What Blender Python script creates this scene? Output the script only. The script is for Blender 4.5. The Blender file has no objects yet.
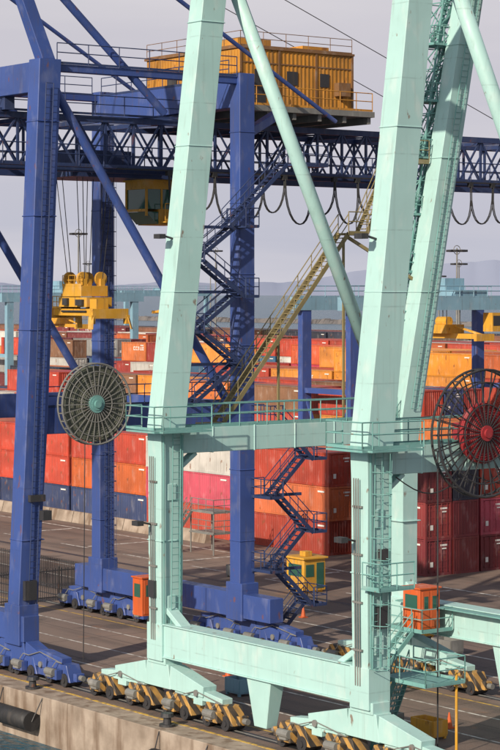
import bpy, math, random
from mathutils import Vector, Matrix
R=random.Random(7)
scene=bpy.context.scene
COL=scene.collection
# World axes: +X runs along the crane rails, +Y runs landward, Z up, quay deck at z=0
# ------------------------------------------------------------------ materials
def new_mat(name):
    m=bpy.data.materials.new(name); m.use_nodes=True
    nt=m.node_tree; b=nt.nodes['Principled BSDF']; return m,nt,b
def N(nt,t,**k):
    n=nt.nodes.new(t)
    for a,v in k.items(): setattr(n,a,v)
    return n
def mixc(nt,fac,a,b,blend='MIX'):
    n=N(nt,'ShaderNodeMix',data_type='RGBA',blend_type=blend)
    for s,v in ((n.inputs[0],fac),(n.inputs[6],a),(n.inputs[7],b)):
        if isinstance(v,(int,float)): s.default_value=v
        elif isinstance(v,tuple): s.default_value=(v+(1,))[:4]
        else: nt.links.new(v,s)
    return n.outputs[2]
def ramp(nt,inp,lo,hi,a=0.0,b=1.0):
    n=N(nt,'ShaderNodeMapRange'); n.clamp=True
    n.inputs[1].default_value=lo; n.inputs[2].default_value=hi
    n.inputs[3].default_value=a; n.inputs[4].default_value=b
    nt.links.new(inp,n.inputs[0]); return n.outputs[0]
def noise(nt,scale,vec=None,detail=4,mscale=None):
    n=N(nt,'ShaderNodeTexNoise'); n.inputs['Scale'].default_value=scale; n.inputs['Detail'].default_value=detail
    tc=N(nt,'ShaderNodeTexCoord'); out=tc.outputs['Object']
    if mscale:
        mp=N(nt,'ShaderNodeMapping'); mp.inputs['Scale'].default_value=mscale
        nt.links.new(out,mp.inputs[0]); out=mp.outputs[0]
    nt.links.new(out,n.inputs['Vector']); return n.outputs['Fac']
def paint(name,rgb,rough=.45,rust=.5,metal=0.0,dirt=.35,objcol=False,fade=.2,rt=.66,seams=False):
    m,nt,b=new_mat(name)
    base=rgb
    if objcol:
        oi=N(nt,'ShaderNodeObjectInfo'); base=oi.outputs['Color']
    dk=tuple(c*.62+.01 for c in rgb)
    if objcol:
        dk=mixc(nt,1.0,base,(.6,.6,.6),'MULTIPLY')
    n1=noise(nt,.45,detail=6)
    c=mixc(nt,ramp(nt,n1,.42,.72,0,dirt*1.6),base,dk)
    n4=noise(nt,1.7,detail=5,mscale=(1,1,.5))
    c=mixc(nt,ramp(nt,n4,.55,.8,0,fade),c,(.75,.72,.68))
    if seams:
        tc=N(nt,'ShaderNodeTexCoord'); sp=N(nt,'ShaderNodeSeparateXYZ'); nt.links.new(tc.outputs['Object'],sp.inputs[0])
        mu=N(nt,'ShaderNodeMath',operation='MULTIPLY'); nt.links.new(sp.outputs[2],mu.inputs[0]); mu.inputs[1].default_value=.31
        fr=N(nt,'ShaderNodeMath',operation='FRACT'); nt.links.new(mu.outputs[0],fr.inputs[0])
        lt=N(nt,'ShaderNodeMath',operation='LESS_THAN'); nt.links.new(fr.outputs[0],lt.inputs[0]); lt.inputs[1].default_value=.02
        ml=N(nt,'ShaderNodeMath',operation='MULTIPLY'); nt.links.new(lt.outputs[0],ml.inputs[0]); nt.links.new(ramp(nt,n4,.35,.6,0,.5),ml.inputs[1])
        c=mixc(nt,ml.outputs[0],c,dk)
    n2=noise(nt,1.0,detail=5,mscale=(5,5,.3))
    c=mixc(nt,ramp(nt,n2,.56,.74,0,dirt),c,(.09,.07,.055))
    n3=noise(nt,1.0,detail=10,mscale=(2.3,2.3,1.3))
    c=mixc(nt,ramp(nt,n3,rt,rt+.05,0,rust),c,(.18,.065,.025))
    nt.links.new(c,b.inputs['Base Color'])
    b.inputs['Metallic'].default_value=metal
    nt.links.new(ramp(nt,n2,.3,.8,rough-.05,rough+.25),b.inputs['Roughness'])
    bp=N(nt,'ShaderNodeBump'); bp.inputs['Strength'].default_value=.15; bp.inputs['Distance'].default_value=.02
    nt.links.new(noise(nt,1.3,detail=3),bp.inputs['Height']); nt.links.new(bp.outputs[0],b.inputs['Normal'])
    return m
M={}
M['mint']=paint('mint_paint',(.385,.60,.575),.45,.75,dirt=.17,rt=.675,fade=.3,seams=True)
M['mint_d']=paint('mint_paint_weathered',(.16,.36,.34),.5,.6)
M['blue']=paint('blue_paint',(.04,.078,.27),.42,.6,dirt=.4,fade=.1,rt=.66,seams=True)
M['blue_d']=paint('dark_blue_paint',(.020,.038,.115),.5,.4,fade=.05)
M['ltblue']=paint('light_blue_paint',(.20,.36,.46),.5,.4)
M['yellow']=paint('yellow_paint',(.62,.32,.03),.5,.7,dirt=.5)
M['house']=paint('ochre_paint',(.52,.235,.03),.6,.75,dirt=.75,fade=.06,rt=.64)
M['trim']=paint('brown_trim_paint',(.20,.10,.04),.6,.5)
M['orange']=paint('orange_paint',(.55,.10,.02),.45,.5)
M['red']=paint('red_paint',(.30,.022,.028),.55,.4)
M['galv']=paint('galvanised_steel',(.25,.20,.09),.55,.7,.1,dirt=.4)
M['grey']=paint('grey_steel',(.20,.20,.19),.5,.5,.1)
M['white']=paint('white_paint',(.75,.74,.7),.5,.3)
M['black']=paint('black_rubber',(.018,.018,.02),.6,0,fade=.03)
M['dark']=paint('dark_steel',(.045,.045,.05),.5,.4,.3,fade=.05)
M['reelfill']=paint('wound_cable',(.12,.13,.10),.6,.2)
M['cont']=paint('container_paint',(.5,.1,.05),.5,.7,objcol=True,dirt=.5,rt=.64)
m,nt,b=new_mat('window_glass'); b.inputs['Base Color'].default_value=(.03,.10,.075,1); b.inputs['Roughness'].default_value=.06; M['glass']=m
m,nt,b=new_mat('hazard_stripes')
tc=N(nt,'ShaderNodeTexCoord'); sp=N(nt,'ShaderNodeSeparateXYZ'); nt.links.new(tc.outputs['Object'],sp.inputs[0])
a1=N(nt,'ShaderNodeMath',operation='ADD'); nt.links.new(sp.outputs[0],a1.inputs[0]); nt.links.new(sp.outputs[2],a1.inputs[1])
a2=N(nt,'ShaderNodeMath',operation='ADD'); nt.links.new(a1.outputs[0],a2.inputs[0]); nt.links.new(sp.outputs[1],a2.inputs[1])
a3=N(nt,'ShaderNodeMath',operation='MULTIPLY'); nt.links.new(a2.outputs[0],a3.inputs[0]); a3.inputs[1].default_value=1.5
a4=N(nt,'ShaderNodeMath',operation='FRACT'); nt.links.new(a3.outputs[0],a4.inputs[0])
a5=N(nt,'ShaderNodeMath',operation='GREATER_THAN'); nt.links.new(a4.outputs[0],a5.inputs[0]); a5.inputs[1].default_value=.5
c=mixc(nt,a5.outputs[0],(.46,.26,.07),(.04,.035,.03))
c=mixc(nt,ramp(nt,noise(nt,2.2,detail=7),.42,.72,0,.8),c,(.13,.09,.055))
nt.links.new(c,b.inputs['Base Color']); b.inputs['Roughness'].default_value=.65; M['stripe']=m
m,nt,b=new_mat('apron_asphalt')
c=mixc(nt,ramp(nt,noise(nt,.05,detail=8),.35,.65),(.13,.09,.073),(.23,.168,.135))
c=mixc(nt,ramp(nt,noise(nt,.5,detail=8,mscale=(.12,1.2,1)),.48,.7,0,.65),c,(.055,.042,.036))
c=mixc(nt,ramp(nt,noise(nt,.35,detail=6),.58,.66,0,.6),c,(.05,.04,.036))
c=mixc(nt,ramp(nt,noise(nt,.8,detail=9),.62,.70,0,.5),c,(.26,.13,.07))
c=mixc(nt,ramp(nt,noise(nt,14,detail=4),.4,.7,0,.3),c,(.28,.22,.19))
br=N(nt,'ShaderNodeTexBrick'); tc=N(nt,'ShaderNodeTexCoord'); nt.links.new(tc.outputs['Object'],br.inputs['Vector'])
br.inputs['Scale'].default_value=1.0; br.inputs['Brick Width'].default_value=7.0; br.inputs['Row Height'].default_value=5.0
br.inputs['Mortar Size'].default_value=.05; br.offset=0
c=mixc(nt,ramp(nt,br.outputs['Fac'],0,1,0,.6),c,(.04,.033,.03))
nt.links.new(c,b.inputs['Base Color']); b.inputs['Roughness'].default_value=.8
bp=N(nt,'ShaderNodeBump'); bp.inputs['Strength'].default_value=.4; bp.inputs['Distance'].default_value=.03
nt.links.new(noise(nt,6,detail=6),bp.inputs['Height']); nt.links.new(bp.outputs[0],b.inputs['Normal']); M['ground']=m
m,nt,b=new_mat('quay_concrete')
c=mixc(nt,ramp(nt,noise(nt,.9,detail=8),.35,.7),(.38,.31,.25),(.22,.17,.13))
c=mixc(nt,ramp(nt,noise(nt,1,detail=6,mscale=(1.5,1.5,.25)),.5,.66,0,.7),c,(.12,.07,.04))
nt.links.new(c,b.inputs['Base Color']); b.inputs['Roughness'].default_value=.85; M['conc']=m
bp=N(nt,'ShaderNodeBump'); bp.inputs['Strength'].default_value=.5; bp.inputs['Distance'].default_value=.05
nt.links.new(noise(nt,3,detail=8),bp.inputs['Height']); nt.links.new(bp.outputs[0],b.inputs['Normal'])
m,nt,b=new_mat('breakwater_rock')
c=mixc(nt,ramp(nt,noise(nt,.15,detail=8),.35,.7),(.10,.095,.10),(.17,.155,.15))
nt.links.new(c,b.inputs['Base Color']); b.inputs['Roughness'].default_value=.95; M['rock']=m
def worn(name,rgb):
    m,nt,b=new_mat(name)
    c=mixc(nt,ramp(nt,noise(nt,2.5,detail=8),.45,.62,0,.85),rgb,(.15,.12,.1))
    nt.links.new(c,b.inputs['Base Color']); b.inputs['Roughness'].default_value=.7; return m
M['linew']=worn('worn_white_marking',(.62,.6,.56)); M['liney']=worn('worn_yellow_marking',(.6,.38,.06))
m,nt,b=new_mat('sea_water'); b.inputs['Base Color'].default_value=(.025,.085,.125,1); b.inputs['Roughness'].default_value=.22; b.inputs['Specular IOR Level'].default_value=.35
bp=N(nt,'ShaderNodeBump'); bp.inputs['Strength'].default_value=1; bp.inputs['Distance'].default_value=.5
nt.links.new(noise(nt,.9,detail=5,mscale=(1,1.6,1)),bp.inputs['Height']); nt.links.new(bp.outputs[0],b.inputs['Normal']); M['water']=m
m,nt,b=new_mat('haze_tinted_hillside')
c=mixc(nt,ramp(nt,noise(nt,.0008,detail=6),.35,.65),(.29,.33,.45),(.32,.355,.47))  # distance haze put into the base colour: pale blue-grey hills, no atmosphere volume
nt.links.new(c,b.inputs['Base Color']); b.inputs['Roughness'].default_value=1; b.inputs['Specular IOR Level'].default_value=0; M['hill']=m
# ------------------------------------------------------------------ mesh builder
import bmesh
class MB:
    def __init__(s): s.v=[]; s.f=[]
    def hexa(self,p):
        s=self; o=len(s.v); s.v+= [tuple(q) for q in p]
        s.f+=[(o,o+3,o+2,o+1),(o+4,o+5,o+6,o+7),(o,o+1,o+5,o+4),(o+1,o+2,o+6,o+5),(o+2,o+3,o+7,o+6),(o+3,o,o+4,o+7)]
    def box(s,x,y,z,sx,sy,sz):
        j=R.uniform(0,.004); sx=sx/2+j; sy=sy/2+j; sz=sz/2+j
        s.hexa([(x-sx,y-sy,z-sz),(x+sx,y-sy,z-sz),(x+sx,y+sy,z-sz),(x-sx,y+sy,z-sz),
                (x-sx,y-sy,z+sz),(x+sx,y-sy,z+sz),(x+sx,y+sy,z+sz),(x-sx,y+sy,z+sz)])
    def bx(s,x0,x1,y0,y1,z0,z1): s.box((x0+x1)/2,(y0+y1)/2,(z0+z1)/2,abs(x1-x0),abs(y1-y0),abs(z1-z0))
    def beam(s,p,q,w,h=None,w2=None,h2=None):
        h=h or w; w2=w2 or w; h2=h2 or h
        j=R.uniform(0,.004)
        p=Vector(p);q=Vector(q); d=(q-p).normalized()
        side=d.cross(Vector((0,0,1)))
        if side.length<.01: side=Vector((1,0,0))
        side.normalize(); up=side.cross(d)
        def ring(c,w,h):
            w=w/2+j;h=h/2+j
            return [c-side*w-up*h,c+side*w-up*h,c+side*w+up*h,c-side*w+up*h]
        s.hexa(ring(p,w,h)+ring(q,w2,h2))
    def post(s,pts,secs):
        rings=[]
        for (x,y,z),(a,b) in zip(pts,secs):
            o=len(s.v); a/=2;b/=2
            s.v+=[(x-a,y-b,z),(x+a,y-b,z),(x+a,y+b,z),(x-a,y+b,z)]; rings.append(o)
        for i in range(len(rings)-1):
            a,b=rings[i],rings[i+1]
            for k in range(4): s.f.append((a+k,a+(k+1)%4,b+(k+1)%4,b+k))
        a=rings[0]; s.f.append((a+3,a+2,a+1,a)); a=rings[-1]; s.f.append((a,a+1,a+2,a+3))
    def tube(s,p,q,r,n=8,r2=None):
        r2=r2 or r; p=Vector(p);q=Vector(q); d=(q-p).normalized()
        side=d.cross(Vector((0,0,1)))
        if side.length<.01: side=Vector((1,0,0))
        side.normalize(); up=side.cross(d); o=len(s.v)
        for c,rr in ((p,r),(q,r2)):
            for i in range(n):
                a=2*math.pi*i/n; s.v.append(tuple(c+side*math.cos(a)*rr+up*math.sin(a)*rr))
        for i in range(n): s.f.append((o+i,o+(i+1)%n,o+n+(i+1)%n,o+n+i))
        s.f.append(tuple(o+i for i in reversed(range(n)))); s.f.append(tuple(o+n+i for i in range(n)))
    def poly(s,pts,r,n=5):
        for a,b in zip(pts,pts[1:]): s.tube(a,b,r,n)
    def ringx(s,c,R_,r,n=40,k=6):
        pts=[(c[0],c[1]+R_*math.cos(2*math.pi*i/n),c[2]+R_*math.sin(2*math.pi*i/n)) for i in range(n+1)]
        s.poly(pts,r,k)
    def rail(s,pts,h=1.1,step=1.5,r=.03):
        for a,b in zip(pts,pts[1:]):
            a=Vector(a);b=Vector(b); L=(b-a).length; n=max(1,int(L/step))
            for k in (h,h*.55):
                s.tube(a+Vector((0,0,k)),b+Vector((0,0,k)),r,5)
            s.beam(a+Vector((0,0,.06)),b+Vector((0,0,.06)),.01,.12)
            for i in range(n+1):
                c=a.lerp(b,i/n); s.tube(c,c+Vector((0,0,h)),r,5)
    def stair(s,p,q,w=.8,rail=True):
        p=Vector(p);q=Vector(q); d=q-p; hd=Vector((d.x,d.y,0)).normalized(); n=Vector((-hd.y,hd.x,0))
        for k in (-1,1): s.beam(p+n*k*w/2,q+n*k*w/2,.05,.22)
        cnt=max(2,int(abs(d.z)/.24))
        for i in range(cnt+1):
            c=p.lerp(q,i/cnt); a=c-hd*.12; b2=c+hd*.12
            s.beam(a,b2,w-.06,.04)
        if rail:
            m=max(2,int(d.length/1.3))
            for k in (-1,1):
                for hh in (1.0,.55):
                    s.tube(p+n*k*w/2+Vector((0,0,hh)),q+n*k*w/2+Vector((0,0,hh)),.028,5)
                for i in range(m+1):
                    c=p.lerp(q,i/m)+n*k*w/2; s.tube(c,c+Vector((0,0,1.0)),.026,5)
    def ladder(s,p,q,w=.45,axis=(1,0,0),cage=False):
        p=Vector(p);q=Vector(q); n=Vector(axis)
        for k in (-1,1): s.tube(p+n*k*w/2,q+n*k*w/2,.03,5)
        c=int((q-p).length/.32)
        for i in range(c+1):
            m=p.lerp(q,i/c); s.tube(m-n*w/2,m+n*w/2,.016,4)
        if cage:
            out=n.cross(Vector((0,0,1)))
            c=int((q-p).length/.9)
            for i in range(c+1):
                m=p.lerp(q,i/c)
                pts=[m+n*math.cos(a)*.38+out*(math.sin(a)*.7) for a in [math.pi*t/6 for t in range(7)]]
                s.poly(pts,.02,4)
            for a in (math.pi*t/4 for t in range(1,4)):
                o=n*math.cos(a)*.38+out*(math.sin(a)*.7); s.tube(p+o,q+o,.015,4)
    def obj(s,name,mat,parent=None,bevel=0,smooth=False):
        me=bpy.data.meshes.new(name); me.from_pydata(s.v,[],s.f); me.update()
        bm=bmesh.new(); bm.from_mesh(me); bmesh.ops.recalc_face_normals(bm,faces=bm.faces); bm.to_mesh(me); bm.free()
        me.materials.append(M[mat] if isinstance(mat,str) else mat)
        if smooth:
            for p in me.polygons: p.use_smooth = len(p.vertices)==4
        o=bpy.data.objects.new(name,me); COL.objects.link(o)
        if parent: o.parent=parent
        if bevel:
            md=o.modifiers.new('bevel','BEVEL'); md.width=bevel; md.segments=1; md.limit_method='ANGLE'
        return o
def empty(name):
    e=bpy.data.objects.new(name,None); COL.objects.link(e); return e
# ------------------------------------------------------------------ setting
b=MB()
S=40000
b.v=[(-S,-S,-2.2),(S,-S,-2.2),(S,S,-2.2),(-S,S,-2.2)]; b.f=[(0,1,2,3)]; b.obj('sea','water')
b=MB(); b.bx(-900,420,-2.5,335,-9,0); b.obj('ground','ground')
q=empty('quay_wall')
b=MB()
x=-300
while x<140:
    b.bx(x,x+7.96,-2.95,-2.52,-9,.10); x+=8
b.obj('wall_face','conc',q,.03)
b=MB(); b.bx(-300,140,-2.47,-1.25,-.2,.012); b.obj('coping','conc',q)
b=MB(); b.bx(-300,140,-1.24,-1.08,-.2,.022); b.obj('coping_line','liney',q)
b=MB(); rr=random.Random(5)
b.bx(-1500,500,900,910,-6,.6)
for i in range(420):
    x=-1500+i*4.7; h_=rr.uniform(-.4,1.3); w_=rr.uniform(2,4)
    b.hexa([(x-w_,893+rr.uniform(-2,2),-4),(x+w_,893+rr.uniform(-2,2),-4),(x+w_,902,-4),(x-w_,902,-4),(x-w_*.5,896,h_),(x+w_*.4,896.5,h_+rr.uniform(-.4,.4)),(x+w_*.6,901,h_+.3),(x-w_*.5,901,h_)])
b.obj('breakwater','rock')
for i,xx in enumerate(range(-64,40,14)):
    f=empty('dock_fender'); b=MB()
    xx-=.2
    b.tube((xx-1.7,-3.45,-1.1),(xx+1.7,-3.45,-1.1),.48,18); o=b.obj('rubber_tube','black',f,smooth=True)
    b=MB(); b.tube((xx-1.72,-3.45,-1.1),(xx-1.75,-3.45,-1.1),.25,14); b.poly([(xx-1.7,-3.45,-1.1),(xx-1.9,-2.96,.05)],.03); b.poly([(xx+1.7,-3.45,-1.1),(xx+1.9,-2.96,.05)],.03); b.obj('chain','dark',f)
for xx in (-40,-24,-9,3,17,31):
    b=MB(); b.tube((xx,-1.9,0.01),(xx,-1.9,.12),.38,16); b.tube((xx,-1.9,.12),(xx,-1.9,.45),.2,14,.17); b.tube((xx,-1.9,.45),(xx,-1.9,.62),.32,14,.28); b.obj('mooring_bollard','dark')
t=empty('crane_rail_track'); b=MB(); g=MB()
for vv in (0,15):
    b.bx(-300,140,vv-.05,vv+.05,-.05,.03); g.bx(-300,140,vv-.28,vv+.28,-.1,.006)
b.obj('rail_heads','grey',t); g.obj('rail_slots','dark',t)
t=empty('road_markings'); b=MB(); y=MB()
def sheet(B,x0,x1,y0,y1,z=.004):
    o=len(B.v); B.v+=[(x0,y0,z),(x1,y0,z),(x1,y1,z),(x0,y1,z)]; B.f.append((o,o+1,o+2,o+3))
for vv in (4.2,7.8,11.4): sheet(b,-300,140,vv,vv+.14)
for vv in (19.0,22.6,26.2): sheet(b,-300,140,vv,vv+.16)
sheet(y,-300,140,1.1,1.25); sheet(y,-300,140,13.6,13.75)
for k in range(-30,6): sheet(b,k*9,k*9+4,33,33.2)
for k in range(-8,8): sheet(b,k*12,k*12+.35,33.6,39.6)
sheet(b,-300,140,40,40.25)
b.obj('white_lines','linew',t); y.obj('yellow_lines','liney',t)
b=MB()
sheet(b,-300,140,2.0,2.35,.008); sheet(b,-300,140,17.0,17.25,.008); sheet(b,-300,140,29.6,30.1,.008)
b.obj('cable_trench_covers','dark')
# hills
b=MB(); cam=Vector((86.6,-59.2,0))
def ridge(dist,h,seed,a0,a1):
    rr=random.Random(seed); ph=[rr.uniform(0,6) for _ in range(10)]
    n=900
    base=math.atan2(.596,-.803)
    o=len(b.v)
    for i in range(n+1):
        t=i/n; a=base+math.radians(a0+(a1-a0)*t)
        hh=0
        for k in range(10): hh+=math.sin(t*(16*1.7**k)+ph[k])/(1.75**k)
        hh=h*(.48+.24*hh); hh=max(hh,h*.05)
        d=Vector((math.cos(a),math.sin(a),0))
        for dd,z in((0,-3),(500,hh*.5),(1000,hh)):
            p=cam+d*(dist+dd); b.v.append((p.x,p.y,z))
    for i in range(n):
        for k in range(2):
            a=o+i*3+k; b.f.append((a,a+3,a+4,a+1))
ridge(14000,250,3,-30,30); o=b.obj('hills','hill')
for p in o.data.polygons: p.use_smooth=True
# ------------------------------------------------------------------ containers
def container_mesh(L,name,logo=0):
    b=MB(); W=2.44; H=2.59; hw=W/2; hl=L/2
    for sx in(-1,1):
        for sy in(-1,1):
            b.box(sx*(hl-.09),sy*(hw-.08),H/2,.18,.16,H)
            for z in(.07,H-.07): b.box(sx*(hl-.085),sy*(hw-.078),z,.19,.18,.14)
    for sy in(-1,1):
        b.box(0,sy*(hw-.05),.1,L-.36,.1,.17); b.box(0,sy*(hw-.04),H-.06,L-.36,.08,.1)
        x=-hl+.18; pr=[]
        while x<hl-.2:
            pr+=[(x,0),(x+.08,0),(x+.13,.045),(x+.23,.045)]; x+=.28
        pr.append((hl-.18,0)); o=len(b.v)
        for px,dp in pr:
            yy=sy*(hw-.025-dp); b.v+=[(px,yy,.18),(px,yy,H-.11)]
        for i in range(len(pr)-1): b.f.append((o+2*i,o+2*i+2,o+2*i+3,o+2*i+1))
    b.box(0,0,H-.05,L-.3,W-.1,.06); b.box(0,0,.16,L-.3,W-.15,.06)
    yv=-hw+.16; pr=[]
    while yv<hw-.2: pr+=[(yv,0),(yv+.08,0),(yv+.13,.045),(yv+.22,.045)]; yv+=.27
    pr.append((hw-.16,0)); o=len(b.v)
    for py,dp in pr: b.v+=[(-hl+.03+dp,py,.1),(-hl+.03+dp,py,H-.1)]
    for i in range(len(pr)-1): b.f.append((o+2*i,o+2*i+2,o+2*i+3,o+2*i+1))
    b.box(-hl+.06,0,.09,.12,W-.3,.18);b.box(-hl+.06,0,H-.07,.12,W-.3,.12)
    b.box(hl-.06,0,.09,.12,W-.3,.18);b.box(hl-.06,0,H-.07,.12,W-.3,.12)
    for sy in(-1,1):
        b.box(hl-.09,sy*.53,H/2,.05,1.04,H-.35)
        for z in(.55,1.0,1.5,2.0): b.box(hl-.06,sy*.53,z,.03,.94,.12)
    for yy in(-.82,-.3,.3,.82):
        b.tube((hl-.02,yy,.12),(hl-.02,yy,H-.12),.022,5)
        for z in(.3,1.05,2.3): b.box(hl-.02,yy,z,.04,.14,.07)
    n0=len(b.f)
    b.box(hl-.03,.55,2.12,.03,.62,.12); b.box(hl-.03,.55,1.88,.03,.4,.08); b.box(hl-.03,-.62,.8,.03,.25,.35)
    for sy in(-1,1): b.box(sy*-(hl-1.0),sy*(hw-.02),2.2,.8,.012,.12)
    if logo:
        rr=random.Random(logo)
        for sy in(-1,1):
            x=0
            for k in range(5):
                w=rr.choice((.2,.3,.34)); hgt=.5; xc=x; yy=sy*(hw-.019)
                b.box(xc,yy,1.75,.09,.012,hgt)
                if rr.random()<.7: b.box(xc+w/2,yy,1.75+hgt/2-.05,w,.011,.1)
                if rr.random()<.6: b.box(xc+w/2,yy,1.75-hgt/2+.05,w,.011,.1)
                if rr.random()<.6: b.box(xc+w,yy,1.75,.08,.010,hgt)
                x+=.55
    me=bpy.data.meshes.new(name); me.from_pydata(b.v,[],b.f)
    me.materials.append(M['cont']); me.materials.append(M['white'])
    for p in me.polygons:
        if p.index>=n0: p.material_index=1
    me.update()
    return me
C40=[container_mesh(12.19,'container_40ft')]*7+[container_mesh(12.19,'container_40ft_lettered',3)]
C20=[container_mesh(6.06,'container_20ft')]*7+[container_mesh(6.06,'container_20ft_lettered',5)]
PAL=[((.46,.05,.025),9),((.52,.09,.03),8),((.30,.03,.022),6),((.60,.16,.03),6),((.66,.25,.03),4),((.15,.022,.028),5),((.52,.05,.09),2),
     ((.58,.56,.52),5),((.30,.30,.29),2),((.035,.055,.15),4),((.028,.038,.07),3),((.04,.13,.24),1),((.035,.10,.065),1),((.25,.12,.06),3)]
pc=[c for c,w in PAL for _ in range(w)]
def put(x,y,z,L,col):
    ms=C40 if L>10 else C20
    o=bpy.data.objects.new('shipping_container',R.choice(ms)); COL.objects.link(o)
    o.location=(x+R.uniform(-.05,.05),y+R.uniform(-.04,.04),z)
    if R.random()<.45: o.rotation_euler=(0,0,math.pi)
    k=R.uniform(.75,1.15); d=R.uniform(0,.10); g=.3*(col[0]+col[1]+col[2])
    o.color=tuple(min(1,(c*(1-d)+g*d)*k) for c in col)+(1,)
RED=(.46,.055,.028);ORA=(.55,.12,.03);MAR=(.19,.022,.028);BLU=(.035,.055,.14);PINK=(.60,.07,.12);WHI=(.62,.6,.56);YEL=(.74,.27,.02);DRK=(.03,.035,.06);BRN=(.22,.09,.05)
def block(xe,ye,slots,rows,tiers,L=12.19,vary=1,cols=None,dy=2.6):
    for s in range(slots):
        two=(L>10 and R.random()<.25)
        for r in range(rows):
            h=tiers-(R.choice((0,0,0,1,1,2)) if vary else 0)
            for t in range(max(1,h)):
                if t<h-2 and r>1 and s>0: continue
                x0=xe-s*(L+.5); yc=ye+1.22+r*dy; z=t*2.6
                col=R.choice(pc); k=cols(s,r,t) if cols else None
                if k: col=k
                if two and not k:
                    put(x0-3.03,yc,z,6,col); put(x0-9.16,yc,z,6,R.choice(pc))
                else: put(x0-L/2,yc,z,L,col)
def c1(s,r,t):
    if r==0 and s==0: return (RED,ORA,RED)[t%3]
    if r==0 and s==1: return (RED,PINK,WHI)[t%3]
    if s==0: return (ORA,RED,ORA,RED)[t%4]
def c1b(s,r,t):
    if r==0: return ((BLU,ORA,RED),(BLU,RED,RED),(BLU,WHI,ORA),(BLU,RED,RED))[s%4][t%3]
block(-43.7,45,2,4,3,cols=c1,vary=0)
block(-69.1,45.5,4,4,3,cols=c1b,vary=0)
def c2(s,r,t):
    if t>=2: return (BLU,DRK,MAR,DRK,RED)[(r+t)%5]
    if t==1 and r>=2: return PINK if r==2 else RED
    return (MAR,(.24,.03,.03),MAR,RED)[(r+t)%4]
block(-30,42.7,1,7,3,L=6.06,cols=c2,vary=0)
block(-38,60,1,4,3,L=12.19)
def cg(s,r,t):
    if s<=1 and R.random()<.6: return R.choice((YEL,ORA,YEL,RED))
block(-50,77,9,6,4,cols=cg)
def c3(s,r,t):
    if t>=3 and s<=3: return R.choice((YEL,YEL,ORA,RED))
block(-84,108,10,6,5,cols=c3)
def c4(s,r,t):
    if t>=4: return R.choice((RED,WHI,ORA,BRN,RED,MAR))
block(-112,140,13,6,5,cols=c4)
def c5(s,r,t):
    if t>=2: return R.choice((BRN,MAR,BRN,DRK,(.10,.07,.05)))
block(-150,180,15,6,5,cols=c5)
block(-195,225,17,6,4,cols=c5)
block(-240,275,19,5,4,cols=c5)
# ------------------------------------------------------------------ undercarriage
def undercarriage(par,xc,y,zs,main,bog,hl=3.2,tag=''):
    a=MB(); g=MB(); w=MB(); d=MB()
    a.box(xc,y,zs-.15,1.5,.95,.5)
    H=zs-.35
    a.hexa([(xc-1.1,y-.42,H-1.15),(xc+1.1,y-.42,H-1.15),(xc+1.1,y+.42,H-1.15),(xc-1.1,y+.42,H-1.15),(xc-.9,y-.42,H),(xc+.9,y-.42,H),(xc+.9,y+.42,H),(xc-.9,y+.42,H)])
    for s in(-1,1):
        a.beam((xc+s*1.0,y,H-.58),(xc+s*(hl+.5),y,H-.9),.8,1.1,.78,.5)
        a.box(xc+s*hl,y,H-1.3,.7,.66,.5)
        xs=xc+s*hl
        d.tube((xs,y-.47,H-1.0),(xs,y+.47,H-1.0),.16,12)
        a.beam((xs-1.9,y,1.22),(xs,y,1.32),.6,.3,.6,.5); a.beam((xs,y,1.32),(xs+1.9,y,1.22),.6,.5,.6,.3)
        for k in(-1,1):
            xb=xs+k*1.62
            g.hexa([(xb-1.25,y-.42,.28),(xb+1.25,y-.42,.28),(xb+1.25,y+.42,.28),(xb-1.25,y+.42,.28),
                    (xb-.85,y-.40,1.12),(xb+.85,y-.40,1.12),(xb+.85,y+.40,1.12),(xb-.85,y+.40,1.12)])
            g.box(xb+k*.1,y-.62,.62,.9,.36,.5)
            for q_ in(-1,1):
                w.tube((xb+q_*.72,y-.47,.36),(xb+q_*.72,y+.47,.36),.34,18)
                w.tube((xb+q_*.72,y-.52,.36),(xb+q_*.72,y-.46,.36),.15,12)
            d.tube((xb+k*.4,y-.82,.75),(xb-k*.35,y-.82,.75),.19,12)
            d.box(xb,y-.8,.55,.5,.3,.1)
            d.poly([(xb,y-.7,.95),(xb+.2,y-.6,1.25),(xb+.6,y-.5,1.2),(xs,y-.45,1.5)],.025)
            g.box(xb,y,1.2,.5,.5,.2)
        g.box(xs+s*3.05,y,.55,.3,.5,.4)
        d.tube((xs+s*3.2,y,.55),(xs+s*3.5,y,.55),.14,10)
    a.obj('equaliser_beams'+tag,main,par,.02); g.obj('bogies'+tag,bog,par,.02); w.obj('wheels'+tag,'dark',par); d.obj('drive_motors'+tag,'grey',par)
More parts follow.
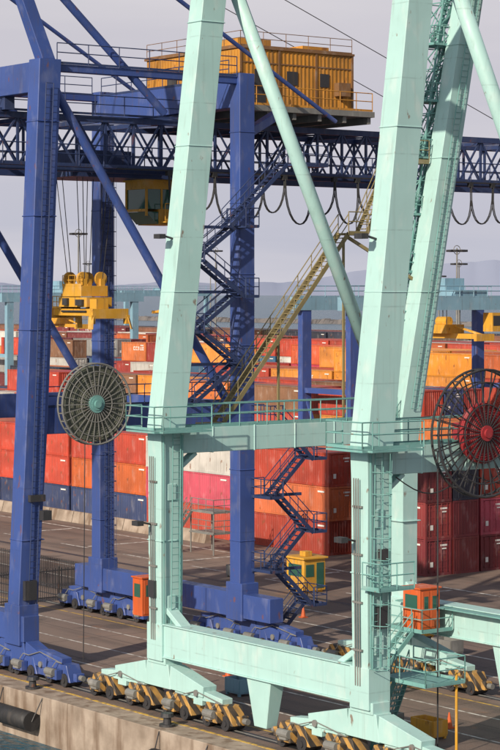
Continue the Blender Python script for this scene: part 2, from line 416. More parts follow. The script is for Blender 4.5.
def reel(par,x,y,z,Rr,fill,tag,rimmat,corecol,spokes=28):
    a=MB(); c=MB(); f=MB()
    for o in(-.22,.22):
        a.ringx((x+o,y,z),Rr,.055); a.ringx((x+o,y,z),Rr*.8,.03)
        a.ringx((x+o,y,z),Rr*.45,.03)
        for i in range(spokes):
            an=2*math.pi*i/spokes
            a.beam((x+o,y+.15*math.cos(an),z+.15*math.sin(an)),(x+o,y+Rr*math.cos(an),z+Rr*math.sin(an)),.04,.04)
    for i in range(spokes):
        an=2*math.pi*i/spokes; a.tube((x-.22,y+Rr*math.cos(an),z+Rr*math.sin(an)),(x+.22,y+Rr*math.cos(an),z+Rr*math.sin(an)),.03,5)
    c.tube((x-.3,y,z),(x+.3,y,z),.34,20); c.tube((x+.3,y,z),(x+.4,y,z),.2,16)
    if fill:
        rr=Rr*.30
        while rr<Rr*.93:
            f.ringx((x,y,z),rr,.075,40,8); rr+=.12
        f.tube((x-.1,y,z),(x+.05,y,z),Rr*.9,40)
        c.tube((x-.25,y,z),(x+.27,y,z),Rr*.22,28)
    else:
        f.tube((x-.12,y,z),(x+.10,y,z),Rr*.48,32)
        for k in range(9): f.ringx((x+.10,y,z),Rr*(.14+.04*k),.04,36,5)
    c.box(x-.8,y,z,1.0,.6,.7); c.box(x-1.2,y,z-.2,.5,1.0,1.2)
    a.obj('reel_spokes'+tag,rimmat,par); f.obj('reel_drum'+tag,'reelfill' if fill else corecol,par); c.obj('reel_hub'+tag,corecol,par)
# ------------------------------------------------------------------ MINT crane
mc=empty('mint_ship_to_shore_gantry_crane')
XA,XB=0.0,15.3; G=15.0; PZ0,PZ1=12.3,13.5
legs=MB()
def wy(z): return .1+(z-13.6)*(2.75/22.9)
def ly(z): return G+.05+(z-13.6)*(4.6/22.9)
for X in (XA,XB):
    legs.post([(X,0,2.5),(X,0,7),(X,.05,12.0),(X,.1,13.6),(X,wy(36.5),36.5)],[(1.0,1.05),(1.05,1.15),(1.1,1.25),(1.15,1.45),(1.1,1.35)])
    legs.post([(X,G,2.5),(X,G,12.0),(X,G+.05,13.6),(X,ly(36.5),36.5)],[(.9,.95),(1.0,1.05),(1.1,1.3),(1.0,1.25)])
    for z in (20,27,33):
        legs.box(X,wy(z),z,1.2,1.47,.05); legs.box(X,ly(z),z,1.15,1.36,.05)
    for Y in(0,G): legs.box(X,Y+.02,8.2,1.17,1.28,.06)
    for z in(5.2,10.5): legs.box(X+.3,.02,z,.60,.5,.8)
    legs.bx(X-.42,X+.42,.6,G-.5,PZ0,PZ1)
    legs.beam((X,.5,PZ0-.9),(X,1.7,PZ0-.02),.5,.2); legs.beam((X,G-.5,PZ0-.9),(X,G-1.7,PZ0-.02),.5,.2)
    for k in range(1,6): legs.bx(X-.45,X+.45,k*2.5,k*2.5+.08,PZ0-.03,PZ1+.03)
    legs.beam((X,-.1,13.6),(X,2.2,13.0),.6,.3)
for Y in(0,G):
    legs.bx(XA+.45,XB-.45,Y-.45,Y+.45,2.75,4.25)
    legs.box(XA,Y,3.4,1.25,1.2,1.75); legs.box(XB,Y,3.4,1.25,1.2,1.75)
    legs.beam((XA+.4,Y,5.0),(XA+1.9,Y,4.1),.6,.25); legs.beam((XB-.4,Y,5.0),(XB-1.9,Y,4.1),.6,.25)
    for k in range(1,6): legs.bx(XA+k*2.55,XA+k*2.55+.05,Y-.465,Y+.465,2.735,4.265)
    legs.bx(XA+.6,XB-.6,Y-.56,Y+.56,2.70,2.76); legs.bx(XA+.6,XB-.6,Y-.56,Y+.56,4.24,4.30)
    yy=wy(37) if Y==0 else ly(37)
    legs.bx(XA-.5,XB+.5,yy-.5,yy+.5,36.5,37.8)
    legs.hexa([(7.55,Y-.3,.55),(8.45,Y-.3,.55),(8.45,Y+.3,.55),(7.55,Y+.3,.55),(7.1,Y-.4,2.69),(8.9,Y-.4,2.69),(8.9,Y+.4,2.69),(7.1,Y+.4,2.69)])
for X in(4.9,10.4): legs.bx(X-.5,X+.5,1.5,34,37.9,40.0)
legs.obj('leg_frames','mint',mc,.03)
br=MB()
for X in(XA,XB):
    br.tube((X,G-.9,13.7),(X,3.0,37.2),.35,28)
br.obj('diagonal_braces','mint',mc,smooth=True)
for i,(X,Y) in enumerate(((XA,0),(XB,0),(XA,G),(XB,G))):
    undercarriage(mc,X,Y,2.75,'mint','stripe',tag='_%d'%i)
reel(mc,XB+.9,5.6,13.9,2.75,False,'','dark','red',26)
w=MB()
for X in(XA,XB):
    w.rail([(X-.4,.8,PZ1),(X-.4,G-.8,PZ1)]); w.rail([(X+.4,.8,PZ1),(X+.4,G-.8,PZ1)])
    w.box(X,-.95,PZ1-.1,2.4,.9,.08); w.rail([(X-1.2,-.5,PZ1),(X-1.2,-1.4,PZ1),(X+1.2,-1.4,PZ1),(X+1.2,-.5,PZ1)])
    w.box(X+1.05,.3,PZ1-.1,.9,2.8,.08); w.rail([(X+1.5,-1.1,PZ1),(X+1.5,1.7,PZ1)])
    w.ladder((X+.68,ly(14),14),(X+.62,ly(36),36),axis=(0,1,0))
    w.tube((X+.66,.5,4.3),(X+.7,.55,13.2),.06,6)
    w.tube((X+.62,-.45,4.3),(X+.66,-.5,13.2),.04,6)
w.ladder((XB+.75,-.25,4.3),(XB+.75,-.1,13.4),axis=(0,1,0),cage=True)
w.ladder((XA+.75,.1,4.3),(XA+.75,.2,13.4),axis=(0,1,0))
w.bx(XA+.6,XB-.6,G-1.1,G-.6,4.18,4.24)
w.bx(XB-.9,XB+2.4,1.0,3.2,3.55,3.62); w.rail([(XB-.9,1.0,3.6),(XB+2.4,1.0,3.6),(XB+2.4,3.2,3.6),(XB-.9,3.2,3.6)])
w.bx(XB+.5,XB+1.7,-.9,1.0,7.6,7.66); w.rail([(XB+.6,-.9,7.66),(XB+1.7,-.9,7.66),(XB+1.7,1.0,7.66)],1.1,.7)
w.bx(XA+1.2,XA+4.4,G-2.6,G-.6,3.1,3.17); w.rail([(XA+4.4,G-.6,3.17),(XA+4.4,G-2.6,3.17),(XA+1.2,G-2.6,3.17)],1.1,.8)
w.stair((XA+3.4,G-6,.05),(XA+3.4,G-2.7,3.1),.8)
w.stair((XB-2.6,2.6,.05),(XB-.9,2.6,3.55),.7)
w.obj('walkways_and_rails','mint_d',mc)
w=MB()
for X in(XA,XB):
    for k in range(3): w.tube((X-.2+.15*k,-.62,3.5),(X-.2+.15*k,-.72,12.2),.03,5)
    for z in(5,7,9,11): w.box(X-.05,-.63,z,.6,.08,.08)
w.obj('conduits','grey',mc)
s_=MB()
s_.stair((-1.15,4.0,13.6),(-1.15,11.9,23.0),.85); s_.bx(-1.7,-.6,11.8,13.1,22.92,23.0)
s_.rail([(-.6,11.8,23.0),(-.6,13.1,23.0)]); s_.stair((-1.15,13.1,23.0),(-1.15,15.2,26.8),.85); s_.bx(-1.8,-.2,15.2,16.9,26.7,26.8); s_.rail([(-.2,15.2,26.8),(-.2,16.9,26.8)],1.1,.6)
s_.beam((-1.15,12,22.9),(-.3,16.0,20.6),.12,.16); s_.bx(-1.7,-.5,3.0,4.1,13.52,13.6)
s_.beam((-1.15,7.7,13.5),(-1.15,7.7,17.9),.1,.1); s_.beam((-1.15,11.9,13.5),(-1.15,11.9,22.8),.1,.1)
s_.obj('access_stair','galv',mc)
l=MB()
def lattice(L,p,q,w0,step,r=.05):
    p=Vector(p);q=Vector(q); n=int((q-p).length/step); cs=[(-1,-1),(1,-1),(1,1),(-1,1)]
    for a,b2 in cs: L.beam(p+Vector((a*w0/2,b2*w0/2,0)),q+Vector((a*w0/2,b2*w0/2,0)),r*1.6)
    for i in range(n):
        c0=p.lerp(q,i/n);c1=p.lerp(q,(i+1)/n)
        for k in range(4):
            a=Vector((cs[k][0]*w0/2,cs[k][1]*w0/2,0)); b2=Vector((cs[(k+1)%4][0]*w0/2,cs[(k+1)%4][1]*w0/2,0))
            L.beam(c0+a,c1+b2 ,r); L.beam(c0+a,c0+b2,r)
def ty(z): return G+.3+(z-14)*.17
lattice(l,(-1.3,ty(14),14),(-1.3,ty(36.5),36.5),1.3,1.2)
for k in range(7):
    z=15+3*k; yy=ty(z); l.bx(-1.9,-.4,yy-1.1,yy+.9,z,z+.05); l.rail([(-1.9,yy-1.1,z),(-.4,yy-1.1,z),(-.4,yy+.9,z)],1.0,.6)
    l.stair((-1.0,yy-.6,z),(-1.0,yy+.9,z+3),.5)
l.obj('lattice_ladder_tower','mint_d',mc)
def cabin(par,x0,x1,y0,y1,z0,z1,mat,tag):
    a=MB(); a.bx(x0,x1,y0,y1,z0,z1); a.bx(x0-.08,x1+.08,y0-.08,y1+.08,z1,z1+.08)
    a.bx(x1,x1+.03,y0+.12,(y0+y1)/2-.03,z0+.1,z1-.1); a.bx(x1,x1+.03,(y0+y1)/2+.03,y1-.12,z0+.1,z1-.1)
    a.obj('cabin_shell'+tag,mat,par,.02)
    g=MB(); h=z1-z0
    g.bx(x0+.2,x1-.2,y0-.03,y0-.005,z0+h*.5,z1-h*.15); g.bx(x1+.028,x1+.045,y0+.25,(y0+y1)/2-.15,z0+h*.52,z1-h*.18); g.bx(x1+.028,x1+.045,(y0+y1)/2+.15,y1-.25,z0+h*.52,z1-h*.18)
    g.obj('cabin_windows'+tag,'glass',par)
cabin(mc,2.6,3.9,G-2.3,G-1.0,3.2,5.2,'orange','')
d=MB()
for (x,y,z) in((XA-.2,-.75,8.9),(XB-.2,-.75,9.5),(XB-.1,wy(22)-.85,22.2),(XA,wy(22.5)-.8,22.5)):
    d.beam((x,y+.3,z),(x,y-.5,z+.2),.08,.08); d.box(x,y-.65,z+.15,.5,.35,.22)
d.box(XB+.75,.1,6.4,.25,.6,.9); d.box(XB+.75,.1,9.0,.2,.4,.5); d.box(XA-.1,-.62,5.9,.5,.2,.8)
d.tube((XB+.9,3.0,13.2),(XB+.9,3.0,.4),.035,6)
for (ya,yb,za,zb,sag) in((1,5,12.2,12.2,.8),(5,10,12.2,12.2,.6)):
    d.poly([(XB+.5,ya+(yb-ya)*t/8,za-sag*math.sin(math.pi*t/8)) for t in range(9)],.03)
d.obj('lamps_and_boxes','dark',mc)
p=MB(); p.tube((-3.4,1.4,0),(-3.4,1.4,3.1),.06,8);p.tube((17.5,2.9,0),(17.5,2.9,4),.06,8); p.obj('yellow_posts','yellow',mc)
# ------------------------------------------------------------------ BLUE crane
bc=empty('blue_ship_to_shore_gantry_crane')
X1=-13.3; X0=-27.8; LY=14.4
a=MB()
for X in(X1,X0):
    a.post([(X,.0,2.2),(X,.6,13),(X,1.45,32.3)],[(1.1,1.15),(1.2,1.3),(1.1,1.35)])
    a.post([(X,LY,1.7),(X,LY,32.3)],[(.95,1.05),(.95,1.05)])
    a.bx(X-.4,X+.4,1.0,LY-.5,12.5,13.9)
    a.bx(X-.22,X+.22,2.0,LY-.5,31.7,32.1)
    a.tube((X,1.6,31.4),(X,LY-.4,12.9),.25,14)
    a.beam((X,1.2,12.3),(X,.2,9.5),.5,.3)
    for z in(6,10,17,21,25,29): a.box(X,LY,z,1.02,1.12,.06)
    for z in(7,18,24,29): a.box(X,.6+(z-13)*.044,z,1.26,1.42,.06)
    a.post([(X,1.45,32.3),(X+ (2.2 if X<X1 else -2.2),-3.6,48)],[(.8,.8),(.6,.6)])
    a.tube((X+(.3 if X<X1 else -.3),-.5,38.6),(X,9.1,29.8),.22,12)
    a.tube((X+(.3 if X<X1 else -.3),-1.2,42.6),(X-1,22,30),.13,10)
for Y,z0,z1 in((0,1.75,3.1),(LY,1.7,3.05)):
    a.bx(X0-2.5,X1+3.2 if Y>1 else X1+1.0,Y-.48,Y+.48,z0,z1)
    a.box(X1,Y,2.6,1.5,1.2,2.1); a.box(X0,Y,2.6,1.5,1.2,2.1)
a.bx(X0+.5,X1-.5,1.0,1.9,30.6,32.2); a.bx(X0+.5,X1-.5,LY-.5,LY+.5,30.4,32.0)
a.bx(X0+.5,X1-.5,LY-.4,LY+.4,12.5,13.8)
a.beam((X1,LY+.4,29.0),(X1-1.5,LY+4,30.5),.5,.5)
a.obj('leg_frames','blue',bc,.03)
for i,(X,Y) in enumerate(((X1,0),(X1,LY+.6),(X0,LY+.6),(X0,0))):
    undercarriage(bc,X,Y,2.2,'blue','blue',hl=2.6,tag='_%d'%i)
t=MB(); TZ0,TZ1=26.9,29.7
for X in(-23.4,-17.6):
    t.beam((X,-30,TZ0),(X,46,TZ0),.32,.4); t.beam((X,-30,TZ1),(X,46,TZ1),.28,.34)
    y=-30; k=0
    while y<45.5:
        t.beam((X,y,TZ0),(X,y,TZ1),.13)
        t.beam((X,y,TZ0),(X,y+1.9,TZ1),.10); t.beam((X,y,TZ1),(X,y+1.9,TZ0),.09)
        y+=1.9
y=-30
while y<46:
    t.beam((-23.4,y,TZ1),(-17.6,y,TZ1),.2,.25); t.beam((-23.4,y,TZ1),(-17.6,y+3.8,TZ1),.1)
    y+=3.8
for Y in(1.45,LY): 
    t.bx(-24,-17,Y-.3,Y+.3,29.9,30.6)
t.obj('truss_girders','blue_d',bc)
r_=MB()
for X in(-16.9,-24.1):
    r_.bx(X-.4,X+.4,-30,46,TZ0+.02,TZ0+.08); r_.rail([(X+(.4 if X>-20 else -.4),-30,TZ0+.08),(X+(.4 if X>-20 else -.4),46,TZ0+.08)],1.15,1.6,.035)
r_.rail([(-17.3,-30,TZ1+.2),(-17.3,13,TZ1+.2)],1.1,1.9,.03)
r_.rail([(X1+.3,2,32.1),(X1+.3,LY-.6,32.1)],1.1,1.8,.03); r_.rail([(X0-.3,2,32.1),(X0-.3,LY-.6,32.1)],1.1,1.8,.03)
r_.rail([(X0+.6,LY-.5,32.0),(X1-.6,LY-.5,32.0)],1.1,1.6,.03)
r_.rail([(X1+.4,1.2,13.9),(X1+.4,LY-.6,13.9)],1.1,1.5,.03)
def zig(B,x,y0,y1,z0,z1,n,w=.75):
    dz=(z1-z0)/n
    for i in range(n):
        a_,b_=(y0,y1) if i%2==0 else (y1,y0)
        xx=x+(0 if i%2==0 else .9)
        B.stair((xx,a_,z0+i*dz),(xx,b_,z0+(i+1)*dz),w)
        B.bx(x-.45,x+1.35,min(b_,b_+ (.9 if b_>a_ else -.9)),max(b_,b_+(.9 if b_>a_ else -.9)),z0+(i+1)*dz-.04,z0+(i+1)*dz+.02)
        e=b_+(.9 if b_>a_ else -.9)
        B.rail([(x-.45,b_,z0+(i+1)*dz),(x-.45,e,z0+(i+1)*dz),(x+1.35,e,z0+(i+1)*dz),(x+1.35,b_,z0+(i+1)*dz)],1.05,.9,.03)
zig(r_,X1+.9,15.6,17.8,.2,12.6,6)
zig(r_,X1+.9,10.2,13.0,13.9,23.6,5)
r_.stair((X1+1.2,12.4,23.6),(X1+1.2,16.4,27.2),.8); r_.bx(X1+.8,X1+2,16.4,19.0,27.1,27.2); r_.rail([(X1+2,16.4,27.2),(X1+2,19,27.2)],1.1,.8)
for z in(4.3,8.5,12.5): r_.beam((X1+.5,LY+.3,z),(X1+.9,17.9,z),.12,.16)
for z in(16,20,23.6): r_.beam((X1+.5,LY-.4,z),(X1+.9,9.6,z),.12,.16)
r_.ladder((X1+.7,.2,3),(X1+.72,1.3,31),axis=(0,1,0))
r_.ladder((X0+.6,LY,3),(X0+.6,LY,30),axis=(0,1,0),cage=True)
r_.obj('stairs_and_walkways','blue_d',bc)
h=MB(); HX0,HX1,HY0,HY1,HZ0,HZ1=-26.8,-17.0,17.0,25.4,30.9,34.3
h.bx(HX0,HX1,HY0,HY1,HZ0,HZ1)
for k in range(28):
    yy=HY0+.15+k*.3; h.bx(HX1,HX1+.03,yy,yy+.1,HZ0+.1,HZ1-.1)
for k in range(32):
    xx=HX0+.15+k*.3; h.bx(xx,xx+.1,HY0-.03,HY0,HZ0+.1,HZ1-.1)
h.bx(-22.5,-20,19,21.5,HZ1+.1,HZ1+1.0); h.bx(HX0+1,HX0+3,22,24,HZ1+.1,HZ1+.7); h.bx(-19.5,-18,22.4,24.4,HZ1+.1,HZ1+.55)
h.rail([(HX1+1.1,HY0-.9,HZ0),(HX1+1.1,HY1+.7,HZ0)],1.1,1.2); h.rail([(HX0,HY0-.9,HZ0),(HX1+1.1,HY0-.9,HZ0)],1.1,1.2)
h.obj('machinery_house','house',bc)
h=MB()
h.bx(HX0-.12,HX1+.12,HY0-.12,HY1+.12,HZ1,HZ1+.13); h.bx(HX0-.05,HX1+.05,HY0-.05,HY1+.05,HZ0,HZ0+.22)
for yy in(HY0,HY0+2.8,HY0+5.6,HY1): h.bx(HX1+.03,HX1+.08,yy-.07,yy+.07,HZ0+.2,HZ1)
h.bx(HX1+.03,HX1+.055,HY0,HY1,HZ0+2.55,HZ0+2.62)
h.bx(HX1+.03,HX1+.5,24.0,24.9,HZ0+.9,HZ0+1.7)
h.rail([(HX1,HY0,HZ1+.1),(HX1,HY1,HZ1+.1)],.9,1.4,.022); h.rail([(HX0,HY0,HZ1+.1),(HX1,HY0,HZ1+.1)],.9,1.4,.022)
h.obj('house_trim','trim',bc)
h=MB()
for k,(y0,y1) in enumerate(((18.0,18.8),(20.4,21.2),(22.9,23.6))):
    h.bx(HX1+.032,HX1+.06,y0,y1,HZ0+(1.4 if k else .22),HZ1-1.2)
h.bx(-21.5,-20.5,HY0-.06,HY0-.032,HZ0+1.4,HZ1-1.1); h.bx(-24.5,-23.5,HY0-.06,HY0-.032,HZ0+1.4,HZ1-1.1)
h.obj('house_louvres','dark',bc)
h=MB(); h.bx(HX0-.3,HX1+1.2,HY0-1,HY1+.8,HZ0-.35,HZ0-.02)
for k in range(6): h.bx(HX0,HX1+1,HY0-.7+k*1.9,HY0-.45+k*1.9,HZ0-.75,HZ0-.36)
h.obj('house_platform','grey',bc)
c_=MB(); c_.bx(-22.8,-18.2,6.2,14.2,TZ1-3.2,TZ1-2.6); c_.bx(-21.5,-19.5,7,11,TZ1-2.6,TZ1-1.6); c_.obj('trolley','blue_d',bc)
c_=MB()
CX0,CX1,CY0,CY1=-20.9,-18.7,11.5,14.2; cz0,cz1=23.9,26.4
c_.bx(CX0,CX1,CY0,CY1,cz1-.45,cz1); c_.bx(CX0-.1,CX1+.1,CY0-.1,CY1+.1,cz1,cz1+.1)
c_.bx(CX0,CX1,CY0+.9,CY1,cz0,cz0+.9)
for xx in(CX0+.06,CX1-.06):
    for yy in(CY0+.06,CY0+1.1,CY1-.06): c_.bx(xx-.06,xx+.06,yy-.06,yy+.06,cz0+.5,cz1-.4)
c_.bx(CX0,CX1,CY0,CY0+.1,cz0+.75,cz0+.9); c_.rail([(CX1+.5,CY0+1,cz0+.2),(CX1+.5,CY1+.6,cz0+.2)],1.0,.6); c_.bx(CX1,CX1+.55,CY0+1,CY1+.6,cz0+.1,cz0+.18)
c_.obj('operator_cab','yellow',bc,.02)
g=MB(); g.bx(CX0+.05,CX1-.05,CY0+.08,CY1-.08,cz0+.9,cz1-.46)
g.hexa([(CX0+.05,CY0+.75,cz0+.05),(CX1-.05,CY0+.75,cz0+.05),(CX1-.05,CY0+.88,cz0+.05),(CX0+.05,CY0+.88,cz0+.05),(CX0+.05,CY0+.05,cz0+.74),(CX1-.05,CY0+.05,cz0+.74),(CX1-.05,CY0+.88,cz0+.74),(CX0+.05,CY0+.88,cz0+.74)])
g.obj('cab_windows','glass',bc)
sp=MB(); SY=8.3; SX=-20.2
sp.bx(SX-1.0,SX+1.0,SY-.9,SY+.9,19.75,20.35)
for dx in(-.7,.7):
    for dy in(-.6,.6):
        sp.tube((SX+dx-.09,SY+dy,20.75),(SX+dx+.09,SY+dy,20.75),.4,18); sp.box(SX+dx,SY+dy,20.5,.5,.3,.5)
sp.bx(SX-1.5,SX+1.5,SY-.85,SY+.85,19.15,19.7)
for dy in(-.5,.5): sp.bx(SX-2.5,SX+2.5,SY+dy-.14,SY+dy+.14,18.65,19.05)
for dx in(-2.55,2.55):
    sp.bx(SX+dx-.14,SX+dx+.14,SY-1.2,SY+1.2,18.5,19.05)
    for dy in(-1.15,1.15):
        sp.box(SX+dx,SY+dy,18.45,.3,.25,.5)
        sp.beam((SX+dx*1.02,SY+dy*1.08,18.6),(SX+dx*1.08,SY+dy*1.2,17.9),.3,.05)
sp.bx(SX+1.6,SX+2.3,SY-.7,SY+.1,19.05,19.6); sp.bx(SX-2.3,SX-1.6,SY-.2,SY+.7,19.05,19.9)
sp.rail([(SX-1,SY-.9,20.35),(SX+1,SY-.9,20.35)],.6,.6,.025); sp.rail([(SX-2.4,SY-.7,19.05),(SX-1.5,SY-.7,19.05)],.7,.4,.025)
sp.obj('spreader','yellow',bc,.015)
sp=MB()
sp.box(SX+.9,SY-.95,19.4,.7,.15,.35); sp.box(SX-.6,SY-.95,19.45,.5,.15,.4); sp.tube((SX-1.4,SY-.7,18.9),(SX+1.2,SY-.7,18.9),.06,6)
for dx in(-1.8,-1.2,1.2,1.9): sp.box(SX+dx,SY-.3,19.2,.3,.5,.25)
for dx in(-.9,-.5,.5,.9):
    for dy in(-.6,.6): sp.tube((SX+dx,SY+dy,20.7),(SX+dx*1.6,SY+dy*1.8,TZ0),.025,5)
for i in range(9):
    sp.tube((SX+.2+.01*i,SY+1.0,26.3-i*.3),(SX+.2,SY+1.0,26.0-i*.3),.03,5)
for X in(-23.4,-17.6): sp.tube((X,-3.4,47),(X,-30,30),.06,6); sp.tube((X,-3.4,46.5),(X,40,30.2),.025,6)
sp.obj('hoist_ropes','dark',bc)
f=MB()
y=11.5; rr=random.Random(4)
while y<45:
    w_=1.75+rr.uniform(-.25,.2); dr=2.5+rr.uniform(-.6,.3); sk_=rr.uniform(-.25,.25)
    for dxx in(0,.12):
        pts=[(-16.4+dxx,y+w_*.5-w_*.5*math.cos(math.pi*t/12)+sk_*math.sin(math.pi*t/12),TZ0-.25-dr*math.sin(math.pi*t/12)**.75) for t in range(13)]
        f.poly(pts,.035,5)
    f.box(-16.4,y,TZ0-.15,.25,.3,.3); y+=w_
f.bx(-16.5,-16.3,8,46,TZ0-.05,TZ0+.02)
f.obj('festoon_cables','black',bc)
reel(bc,X1+1.0,3.9,14.05,2.15,True,'','grey','mint_d',30)
d=MB(); d.tube((X1+1.0,3.3,12.2),(X1+1.0,3.2,.4),.025,6); d.box(X1+.72,.5,9.2,.3,.9,.35); d.box(X1+.9,0.9,8.3,.5,.5,.5); d.box(X1+.7,.1,4.4,.25,.7,1.0)
d.obj('cable_and_lamps','dark',bc)
cabin(bc,-21.6,-20.6,LY-1.9,LY-.55,1.0,3.2,'orange','')
# ------------------------------------------------------------------ kiosk, fence, wall, masts, yard cranes
k=empty('yellow_control_kiosk')
def kiosk(x,y):
    a=MB(); a.bx(x-.95,x+.95,y-.9,y+.9,.15,2.25); a.bx(x-1.1,x+1.1,y-1.05,y+1.05,2.25,2.38); a.bx(x-.8,x+.8,y-.8,y+.8,0,.15)
    a.bx(x-.3,x+.3,y-.3,y+.3,2.38,2.7); a.obj('hut','yellow',k,.02)
    g=MB(); g.bx(x+.95,x+.98,y-.75,y-.1,1.1,1.9); g.bx(x+.95,x+.98,y+.15,y+.75,.3,2.0); g.bx(x-.7,x+.7,y-.93,y-.9,1.1,1.9); g.obj('windows','glass',k)
kiosk(-29.2,31.4)
fn=empty('metal_fence'); f=MB()
y=10.5
while y<18.6: f.box(-35.4,y,1.05,.03,.03,2.1); y+=.16
for z in(.25,1.95): f.bx(-35.42,-35.38,10.5,18.6,z-.03,z+.03)
for y in(10.5,13.2,15.9,18.6): f.box(-35.4,y,1.1,.09,.09,2.2)
x=-60
while x<-35.4: f.box(x,18.6,1.05,.03,.03,2.1); x+=.16
for z in(.25,1.95): f.bx(-60,-35.4,18.58,18.62,z-.03,z+.03)
f.obj('bars','dark',fn)
jb=MB(); x=-120
while x<-56:
    jb.hexa([(x,42.2,0),(x+3.9,42.2,0),(x+3.9,42.9,0),(x,42.9,0),(x,42.45,.95),(x+3.9,42.45,.95),(x+3.9,42.65,.95),(x,42.65,.95)]); x+=4
jb.obj('concrete_barrier','conc')
fr=empty('steel_scaffold_platform'); f=MB()
for (x,y) in((-52,38),(-49,38),(-52,40),(-49,40)): f.tube((x,y,0),(x,y,3.2),.06,6)
for z in(1.6,3.2): f.bx(-52.1,-48.9,37.9,40.1,z-.04,z+.04); f.rail([(-52,38,z),(-49,38,z),(-49,40,z)],1.0,.8)
f.stair((-52.2,35.4,.0),(-52.2,38,3.2),.7); f.obj('frame','grey',fr)
rr=random.Random(21)
for (x,y) in((11,8.3),(-6,8.1),(-20,24),(-12,30),(2,22.3),(-33,25)):
    c_=MB(); c_.box(x,y,.03,.42,.42,.05); c_.tube((x,y,.05),(x,y,.72),.16,12,.03); c_.obj('traffic_cone','orange')
for (x,y,m_) in((9.8,5.6,'grey'),(12.0,6.2,'yellow'),(-8,9.6,'red'),(-4.5,22,'grey'),(-10,24.8,'yellow'),(-38,32,'grey'),(-1.5,5.5,'ltblue')):
    c_=MB(); w1=rr.uniform(1.0,1.6); w2=rr.uniform(.8,1.1)
    c_.bx(x-w1/2,x+w1/2,y-w2/2,y+w2/2,.12,.2)
    for sx in(-1,1):
        c_.bx(x+sx*w1/2-.03,x+sx*w1/2+.03,y-w2/2,y+w2/2,.2,.85); c_.bx(x-w1/2,x+w1/2,y+sx*w2/2-.03,y+sx*w2/2+.03,.2,.84)
        for sy in(-1,1): c_.box(x+sx*w1*.42,y+sy*w2*.42,.06,.12,.12,.12)
    for i in range(9): c_.box(x+rr.uniform(-.35,.35)*w1,y+rr.uniform(-.35,.35)*w2,.3+rr.uniform(0,.35),.22,.16,.14)
    c_.obj('twistlock_bin',m_)
def mast(x,y,h):
    m=empty('high_mast_light'); a=MB(); a.tube((x,y,0),(x,y,h),.28,10,.12)
    a.ringx((x,y,h-.3),.7,.06,20,5); a.tube((x-1.2,y,h-.3),(x+1.2,y,h-.3),.06,5); a.tube((x,y-1.2,h-.3),(x,y+1.2,h-.3),.06,5); a.obj('pole','grey',m)
    a=MB()
    for i in range(8):
        an=i*math.pi/4; a.box(x+1.3*math.cos(an),y+1.3*math.sin(an),h-.45,.6,.6,.35)
    a.obj('floodlights','dark',m)
for p in((-253,154,31),(-175,176,27),(-402,290,27),(-289,273,24),(-330,240,30),(-240,235,26),(-480,300,29)): mast(*p)
def rtg(x,y0,y1,h,mat,topmat,ytro,zs,span=7.5):
    e=empty('yard_gantry_crane'); a=MB(); t_=MB(); s=MB(); w=MB()
    for xx in(x,x-span):
        for yy in(y0,y1):
            a.post([(xx,yy,1.6),(xx,yy,h)],[(.75,1.1),(.75,1.1)]) 
        t_.bx(xx-.45,xx+.45,y0-1.5,y1+1.5,h,h+1.3)
        t_.rail([(xx+.45,y0-1.5,h+1.3),(xx+.45,y1+1.5,h+1.3)],1.1,1.8,.05)
    for yy in(y0,y1):
        a.bx(x-span-1.2,x+1.2,yy-.5,yy+.5,1.2,2.1); a.bx(x-span,x,yy-.3,yy+.3,h*.55,h*.55+.5)
        a.beam((x,yy,h*.55),(x-span/2,yy,2.1),.25); a.beam((x-span,yy,h*.55),(x-span/2,yy,2.1),.25)
        for xx in(x+.3,x-1.2,x-span+1.2,x-span-.3): w.tube((xx,yy-.3,.75),(xx,yy+.3,.75),.75,16)
    a.bx(x-span*.7,x-span*.3,y0-1.6,y0-.5,2.1,4.4)
    t_.bx(x-span-.3,x+.3,ytro-2.2,ytro+2.2,h+1.35,h+2.0)
    s.bx(x-span*.7,x-span*.3,ytro-1.3,ytro+1.3,h+2.0,h+3.2)
    a.obj('legs',mat,e); t_.obj('top_girders',topmat,e); w.obj('tyres','black',e)
    s.obj('trolley_house',topmat,e)
    s=MB(); xc=x-span/2
    s.bx(xc-6,xc+6,ytro-.5,ytro+.5,zs,zs+.5); s.bx(xc-1.6,xc+1.6,ytro-1.2,ytro+1.2,zs+.5,zs+1.4); s.bx(xc-6.1,xc-5.7,ytro-1.2,ytro+1.2,zs-.2,zs+.5); s.bx(xc+5.7,xc+6.1,ytro-1.2,ytro+1.2,zs-.2,zs+.5)
    for sx in(-1,1): s.beam((xc+sx*1.4,ytro,zs+1.3),(xc+sx*5.6,ytro,zs+.4),.2,.2)
    s.bx(x-.6,x+.8,ytro+2.4,ytro+3.8,h-2.2,h-.3); s.tube((xc-.8,ytro-.1,zs+1.7),(xc+.8,ytro-.1,zs+1.7),.5,14)
    s.obj('spreader_and_cab','yellow',e)
    r=MB(); r.bx(x+.8,x+.83,ytro+2.5,ytro+3.7,h-1.6,h-.6)
    for dx in(-1.3,1.3):
        for dy in(-.9,.9): r.tube((xc+dx,ytro+dy,zs+1.4),(xc+dx,ytro+dy,h+1.4),.05,5)
    r.obj('ropes','dark',e)
rtg(-200,108.5,131,18.5,'ltblue','ltblue',120,14.6)
rtg(-78,75.3,98.5,18.2,'blue','ltblue',90.5,15.3)
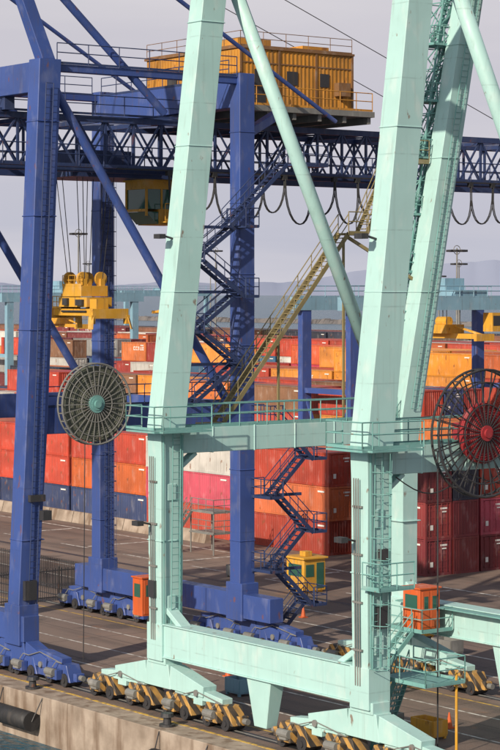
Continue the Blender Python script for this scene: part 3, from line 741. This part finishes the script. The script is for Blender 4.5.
rtg(-345,225,248,19,'ltblue','ltblue',240,15)
# ------------------------------------------------------------------ light & sky
elev=math.radians(27); sd=Vector((.34*math.cos(elev),-.94*math.cos(elev),math.sin(elev)))
L=bpy.data.lights.new('sun','SUN'); L.energy=5.0; L.angle=math.radians(.6); L.color=(1,.88,.72)
o=bpy.data.objects.new('sun',L); COL.objects.link(o); o.rotation_euler=sd.to_track_quat('Z','Y').to_euler(); o.location=(0,-60,80)
wd=bpy.data.worlds.new('World'); scene.world=wd; wd.use_nodes=True; nt=wd.node_tree
bg=nt.nodes['Background']; sk=nt.nodes.new('ShaderNodeTexSky'); sk.sky_type='NISHITA'; sk.sun_disc=False
sk.sun_elevation=elev; sk.sun_rotation=math.atan2(.34,-.94); sk.dust_density=2; sk.air_density=1.0; sk.ozone_density=1.5
hs=nt.nodes.new('ShaderNodeHueSaturation'); hs.inputs['Saturation'].default_value=.8; nt.links.new(sk.outputs[0],hs.inputs['Color'])
tc=N(nt,'ShaderNodeTexCoord'); sx=N(nt,'ShaderNodeSeparateXYZ'); nt.links.new(tc.outputs['Generated'],sx.inputs[0])
cl=noise(nt,2.2,detail=6,mscale=(1,1,9))
haze=mixc(nt,ramp(nt,sx.outputs[2],0,.13),(5.2,5.35,6.4),(6.3,5.95,6.5))
haze=mixc(nt,ramp(nt,cl,.42,.66,0,.55),haze,(7.9,7.4,7.6))
mx=mixc(nt,ramp(nt,sx.outputs[2],.1,.4,.95,.12),hs.outputs[0],haze)
nt.links.new(mx,bg.inputs[0]); bg.inputs[1].default_value=.1
# ------------------------------------------------------------------ camera
cd=bpy.data.cameras.new('camera'); co=bpy.data.objects.new('camera',cd); COL.objects.link(co)
co.location=(86.6,-59.2,20); co.rotation_euler=(math.radians(90),0,math.asin(.803))
cd.sensor_fit='VERTICAL'; cd.sensor_height=36; cd.lens=105.6; cd.shift_y=-83/750; cd.clip_start=1; cd.clip_end=60000
scene.camera=co
scene.view_settings.view_transform='Standard'; scene.view_settings.look='None'; scene.view_settings.exposure=0
